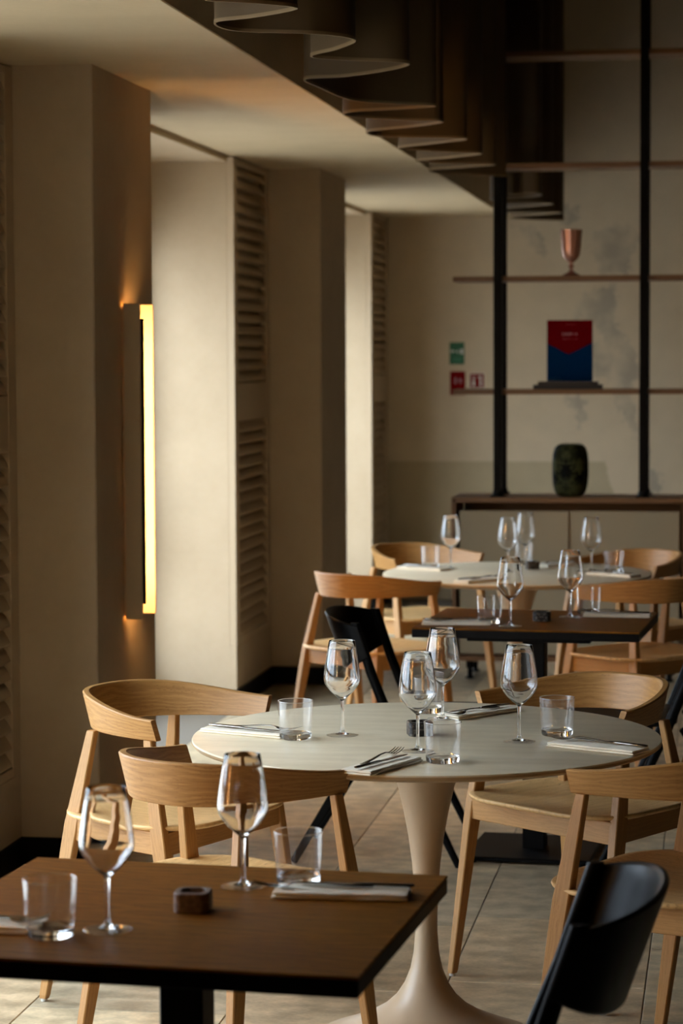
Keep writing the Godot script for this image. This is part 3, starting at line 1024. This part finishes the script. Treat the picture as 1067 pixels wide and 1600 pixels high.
	for i in s.uv.size(): s.uv[i] = Vector2(s.v[i].x / 0.229 + 0.5, 1.0 - s.v[i].y / 0.309)
	put("front_cover", s, cover_print(), o)
	s = Shape.new()
	s.box(Vector3(0, 0.155, -0.009), Vector3(0.229, 0.308, 0.003), 0.0006)
	s.box(Vector3(-0.113, 0.155, -0.001), Vector3(0.003, 0.308, 0.018), 0.0006)
	put("back_cover", s, mat(Color(0.05, 0.12, 0.25), 0.5), o)
	s = Shape.new()
	s.box(Vector3(0.002, 0.155, -0.001), Vector3(0.218, 0.298, 0.013), 0.0006)
	put("pages", s, mat(Color(0.8, 0.77, 0.7), 0.8), o)
	# vase
	o = thing("vase", V(-0.779, 0.921, 12.22), 0.6, "barrel-shaped dark vase with olive and black patches on the cabinet", "vase")
	s = Shape.new()
	s.lathe([Vector2(0, 0), Vector2(0.05, 0), Vector2(0.064, 0.006), Vector2(0.078, 0.025), Vector2(0.088, 0.06), Vector2(0.0915, 0.11), Vector2(0.0915, 0.17), Vector2(0.088, 0.215), Vector2(0.079, 0.245), Vector2(0.062, 0.262), Vector2(0.045, 0.266), Vector2(0.04, 0.262), Vector2(0.05, 0.24), Vector2(0.06, 0.1), Vector2(0.03, 0.02), Vector2(0, 0.018)], 48, Vector3.ZERO, 1.2)
	var vm := speckle(Color(0.03, 0.03, 0.022), Color(0.27, 0.275, 0.16), 61, 0.7, 1.5, Vector2(1.1, 1.1), 6.0)
	vm.metallic_specular = 0.2
	put("body", s, vm, o)
	# signs on the back wall
	var green := mat(Color(0.0, 0.33, 0.16), 0.5)
	var red := mat(Color(0.46, 0.025, 0.025), 0.6)
	red.metallic_specular = 0.15
	var white := mat(Color(0.85, 0.82, 0.76), 0.5)
	var zf := ZB - 0.002
	o = thing("safety_sign", V(-1.777, 1.648, zf), 0.0, "green upright emergency exit sign, topmost of the three wall signs", "sign")
	sign_plate(o, 0.099, 0.146, green)
	s = Shape.new()      # running figure, arrow and door
	s.box(Vector3(-0.026, 0.014, 0.0036), Vector3(0.03, 0.006, 0.001), 0.0002)
	for a in [0.7, -0.7]: s.box(Vector3(-0.036, 0.014 + 0.005 * signf(a), 0.0036), Vector3(0.016, 0.005, 0.001), 0.0002, Basis(Vector3.BACK, a))
	s.box(Vector3(0.006, 0.016, 0.0036), Vector3(0.014, 0.007, 0.001), 0.0002, Basis(Vector3.BACK, 0.5))
	s.box(Vector3(0.004, 0.006, 0.0036), Vector3(0.016, 0.005, 0.001), 0.0002, Basis(Vector3.BACK, -0.7))
	s.lathe([Vector2(0, 0.003), Vector2(0.0045, 0.0032), Vector2(0.0045, 0.004), Vector2(0, 0.004)], 12, Vector3(0.014, 0.026, 0.0))
	s.box(Vector3(0.033, 0.012, 0.0036), Vector3(0.016, 0.034, 0.001), 0.0002)
	put("pictogram", s, white, o)
	s = Shape.new()
	for k in 2: s.box(Vector3(0, -0.032 - 0.016 * k, 0.0036), Vector3(0.066 - 0.014 * k, 0.004, 0.001), 0.0002)
	put("small_print", s, mat(Color(0.25, 0.5, 0.34), 0.5), o)
	o = thing("safety_sign", V(-1.772, 1.450, zf), 0.0, "dark red upright fire equipment sign below the green sign", "sign")
	sign_plate(o, 0.101, 0.158, red)
	s = Shape.new()
	s.box(Vector3(-0.014, 0.014, 0.0036), Vector3(0.016, 0.036, 0.001), 0.0002)
	s.box(Vector3(-0.014, 0.036, 0.0036), Vector3(0.008, 0.008, 0.001), 0.0002)
	s.box(Vector3(0.018, 0.018, 0.0036), Vector3(0.02, 0.026, 0.001), 0.0002)
	s.box(Vector3(0.018, -0.002, 0.0036), Vector3(0.005, 0.014, 0.001), 0.0002)
	put("pictogram", s, mat(Color(0.62, 0.42, 0.42), 0.5), o)
	s = Shape.new()
	for k in 2: s.box(Vector3(0, -0.048 - 0.012 * k, 0.0036), Vector3(0.07 - 0.016 * k, 0.004, 0.001), 0.0002)
	put("small_print", s, mat(Color(0.6, 0.4, 0.38), 0.5), o)
	o = thing("safety_sign", V(-1.643, 1.466, zf), 0.0, "small square red and white extinguisher sign beside the shelf post", "sign")
	sign_plate(o, 0.10, 0.10, white)
	s = Shape.new()
	s.box(Vector3(0, 0, 0.0034), Vector3(0.092, 0.092, 0.001), 0.0002)
	put("field", s, red, o)
	s = Shape.new()
	s.box(Vector3(-0.022, -0.018, 0.0044), Vector3(0.015, 0.036, 0.001), 0.0002)
	s.box(Vector3(-0.02, 0.012, 0.0044), Vector3(0.014, 0.012, 0.001), 0.0002)
	s.box(Vector3(-0.02, 0.028, 0.0044), Vector3(0.02, 0.005, 0.001), 0.0002)
	s.box(Vector3(0.024, -0.004, 0.0044), Vector3(0.012, 0.066, 0.001), 0.0002)
	s.box(Vector3(0.016, 0.026, 0.0044), Vector3(0.02, 0.008, 0.001), 0.0002, Basis(Vector3.BACK, 0.5))
	put("pictogram", s, white, o)

func sign_plate(o: Node3D, w: float, h: float, m: Material) -> void:
	var s := Shape.new()
	s.box(Vector3(0, 0, 0.0015), Vector3(w, h, 0.003), 0.0008)
	put("plate", s, m, o)

func cover_print() -> StandardMaterial3D:
	var im := Image.create(115, 155, false, Image.FORMAT_RGB8)
	var r2 := RandomNumberGenerator.new()
	r2.seed = 5
	for y in 155:
		for x in 115:
			var edge := 58.0 + 28.0 * (1.0 - absf(x - 55.0) / 57.0)
			im.set_pixel(x, y, Color(0.40, 0.0, 0.03) if y < edge else Color(0.0, 0.16, 0.30))
	# two short lines of pale lettering and a tiny heading, too small to be read
	for row in [[32, 7, 38, 78, 0.7], [46, 3, 40, 76, 0.45], [9, 3, 48, 70, 0.35], [147, 2, 8, 34, 0.3]]:
		var x: int = row[2]
		while x < row[3]:
			var w := r2.randi_range(2, 4)
			im.fill_rect(Rect2i(x, row[0], w - 1, row[1]), im.get_pixel(x, row[0]).lerp(Color(0.85, 0.8, 0.78), row[4]))
			if row[1] > 4 and r2.randf() < 0.6: im.fill_rect(Rect2i(x, row[0] + r2.randi_range(2, 4), w, 2), im.get_pixel(x, 26))
			x += w + 1
	var m := mat(Color.WHITE, 0.6)
	m.metallic_specular = 0.1
	m.albedo_texture = ImageTexture.create_from_image(im)
	m.texture_repeat = false
	return m

# ---------------------------------------------------------------- furniture in place
func build_furniture() -> void:
	round_table(-0.695, 5.607, "round pale stone table on a tulip foot, nearest and largest in view")
	round_table(-0.850, 9.899, "round pale stone table on a tulip foot, farther back near the shelving")
	square_table(-0.865, 3.76, deg_to_rad(-4.0), 0.745, 0.70, 0.74, Vector2(0.01, 0.0), "dark wood square table at the front left with black edge")
	square_table(-0.615, 8.0, deg_to_rad(-4.0), 0.735, 0.62, 0.755, Vector2(0.01, 0.14), "dark wood square table between the two round tables")
	var g := "oak armchairs round the pale round tables"
	armchair(V(-1.403, 0, 5.99), Vector2(0.915, -0.40), "oak armchair beside the lamp pillar, left of the near round table", g)
	armchair(V(-1.083, 0, 5.10), Vector2(0.54, 0.84), "oak armchair with its curved back to the viewer, behind the front square table", g)
	armchair(V(-0.361, 0, 6.267), Vector2(-0.62, -0.785), "oak armchair on the far right side of the near round table, facing the viewer", g)
	armchair(V(-0.085, 0, 5.295), Vector2(-0.87, 0.49), "oak armchair cut off at the right edge, just behind the large black chair", g)
	armchair(V(-1.352, 0, 10.695), Vector2(0.73, -0.68), "oak armchair behind the far round table on its left, next to the rear window", g)
	armchair(V(-1.397, 0, 9.455), Vector2(0.60, 0.80), "oak armchair behind the small black chair, its back to the second pillar", g)
	armchair(V(-0.40, 0, 10.45), Vector2(-0.63, -0.77), "oak armchair at the far right of the far round table, in front of the cabinet", g)
	armchair(V(-0.31, 0, 9.39), Vector2(-0.73, 0.69), "oak armchair with its back to the viewer, right of the far round table", g)
	black_chair(V(-0.39, 0, 3.79), Vector2(-1, 0.0), "large black chair with curved shell back at the bottom right corner")
	black_chair(V(-0.987, 0, 7.79), Vector2(1, 0.0), "small black chair with curved shell back at the left end of the middle table")
	black_chair(V(-0.24, 0, 7.83), Vector2(-1, 0.0), "black chair at the right end of the middle table, mostly hidden behind an oak armchair")

func build_tableware() -> void:
	var wg := wine_glass_proto()
	var tb := tumbler_proto()
	fork = fork_proto()
	knife = knife_proto()
	var T := 0.7405
	var TB := 0.7555
	for q in [
		[-0.80, 3.95, T, "clear wine glass on the front table, beside the right-hand tumbler"], [-0.948, 3.615, T, "clear wine glass nearest the viewer, at the left of the front table"],
		[-0.89, 5.58, T, "clear wine glass standing at the left of the near round table"], [-0.685, 5.375, T, "clear wine glass in front of the black stone holder on the near round table"], [-0.685, 5.86, T, "clear wine glass behind the black stone holder on the near round table"], [-0.47, 5.54, T, "clear wine glass alone on the right half of the near round table"],
		[-0.69, 7.79, TB, "clear wine glass on the middle table, left of the black holder"], [-0.515, 8.09, TB, "clear wine glass on the middle table, right of the black holder"],
		[-1.14, 10.05, T, "clear wine glass leftmost on the far round table"], [-0.89, 9.93, T, "front one of the two overlapping wine glasses at the middle of the far round table"], [-0.845, 10.26, T, "rear one of the two overlapping wine glasses at the middle of the far round table"], [-0.55, 9.98, T, "clear wine glass rightmost on the far round table"]]:
		place_copy(wg, "wine_glass", V(q[0], q[2], q[1]), q[3], "wine glass", "clear stemmed wine glasses")
	for q in [
		[-0.712, 3.985, T, "water tumbler on the front table touching the napkin at right"], [-1.026, 3.565, T, "water tumbler at the left front of the front table"],
		[-0.99, 5.515, T, "water tumbler at the left of the near round table beside a napkin"], [-0.612, 5.235, T, "water tumbler at the front middle of the near round table"], [-0.39, 5.645, T, "water tumbler at the right of the near round table beside a napkin"], [-0.735, 5.97, T, "water tumbler at the back of the near round table behind the wine glasses"],
		[-0.765, 7.87, TB, "water tumbler on the left side of the middle table"], [-0.46, 8.19, TB, "water tumbler on the right side of the middle table"],
		[-1.235, 10.12, T, "water tumbler at the left of the far round table"], [-0.455, 9.95, T, "water tumbler at the right of the far round table"], [-0.86, 10.36, T, "water tumbler at the back of the far round table"]]:
		place_copy(tb, "tumbler", V(q[0], q[2], q[1]), q[3], "tumbler", "clear straight water tumblers")
	wg.free()
	tb.free()
	salt_block(V(-0.845, T, 3.765), 0.05, M.grey_stone, "grey-brown stone tealight holder on the front table")
	salt_block(V(-0.71, T, 5.61), 0.3, M.black_stone, "speckled black stone holder on the near round table")
	salt_block(V(-0.60, TB, 7.96), 0.0, M.black_stone, "black stone holder on the middle table")
	salt_block(V(-0.80, T, 10.08), 0.2, M.black_stone, "black stone holder on the far round table")
	setting(-0.625, T, 3.905, Vector2(-1.0, -0.04), "at the right end of the front table", 1, Vector2(0.0, 0.045), Vector2(-0.016, -0.015))
	setting(-1.16, T, 3.60, Vector2(1.0, 0.05), "at the left end of the front table", 2)
	setting(-1.115, T, 5.575, Vector2(0.92, -0.36), "at the left side of the near round table", 3, Vector2(0.012, 0.03), Vector2(-0.012, 0.0))
	setting(-0.735, T, 5.15, Vector2(0.38, 0.92), "at the front of the near round table", 4, Vector2(0.024, 0.035), Vector2(-0.004, -0.005))
	setting(-0.605, T, 5.955, Vector2(-0.62, -0.78), "at the back of the near round table", 5, Vector2(0.022, 0.04), Vector2(0.0, 0.0))
	setting(-0.285, T, 5.455, Vector2(-0.88, 0.46), "at the right side of the near round table", 6, Vector2(-0.01, 0.03), Vector2(-0.02, -0.015))
	setting(-0.87, TB, 7.83, Vector2(1.0, 0.08), "at the left end of the middle table", 7)
	setting(-0.36, TB, 8.13, Vector2(-1.0, 0.05), "at the right end of the middle table", 8)
	setting(-1.25, T, 10.0, Vector2(0.88, -0.46), "at the left side of the far round table", 9)
	setting(-0.96, T, 9.5, Vector2(0.6, 0.8), "at the front of the far round table", 10)
	setting(-0.70, T, 10.25, Vector2(-0.62, -0.78), "at the back of the far round table", 11)
	setting(-0.45, T, 9.80, Vector2(-0.8, 0.55), "at the right side of the far round table", 12)
	fork.free()
	knife.free()
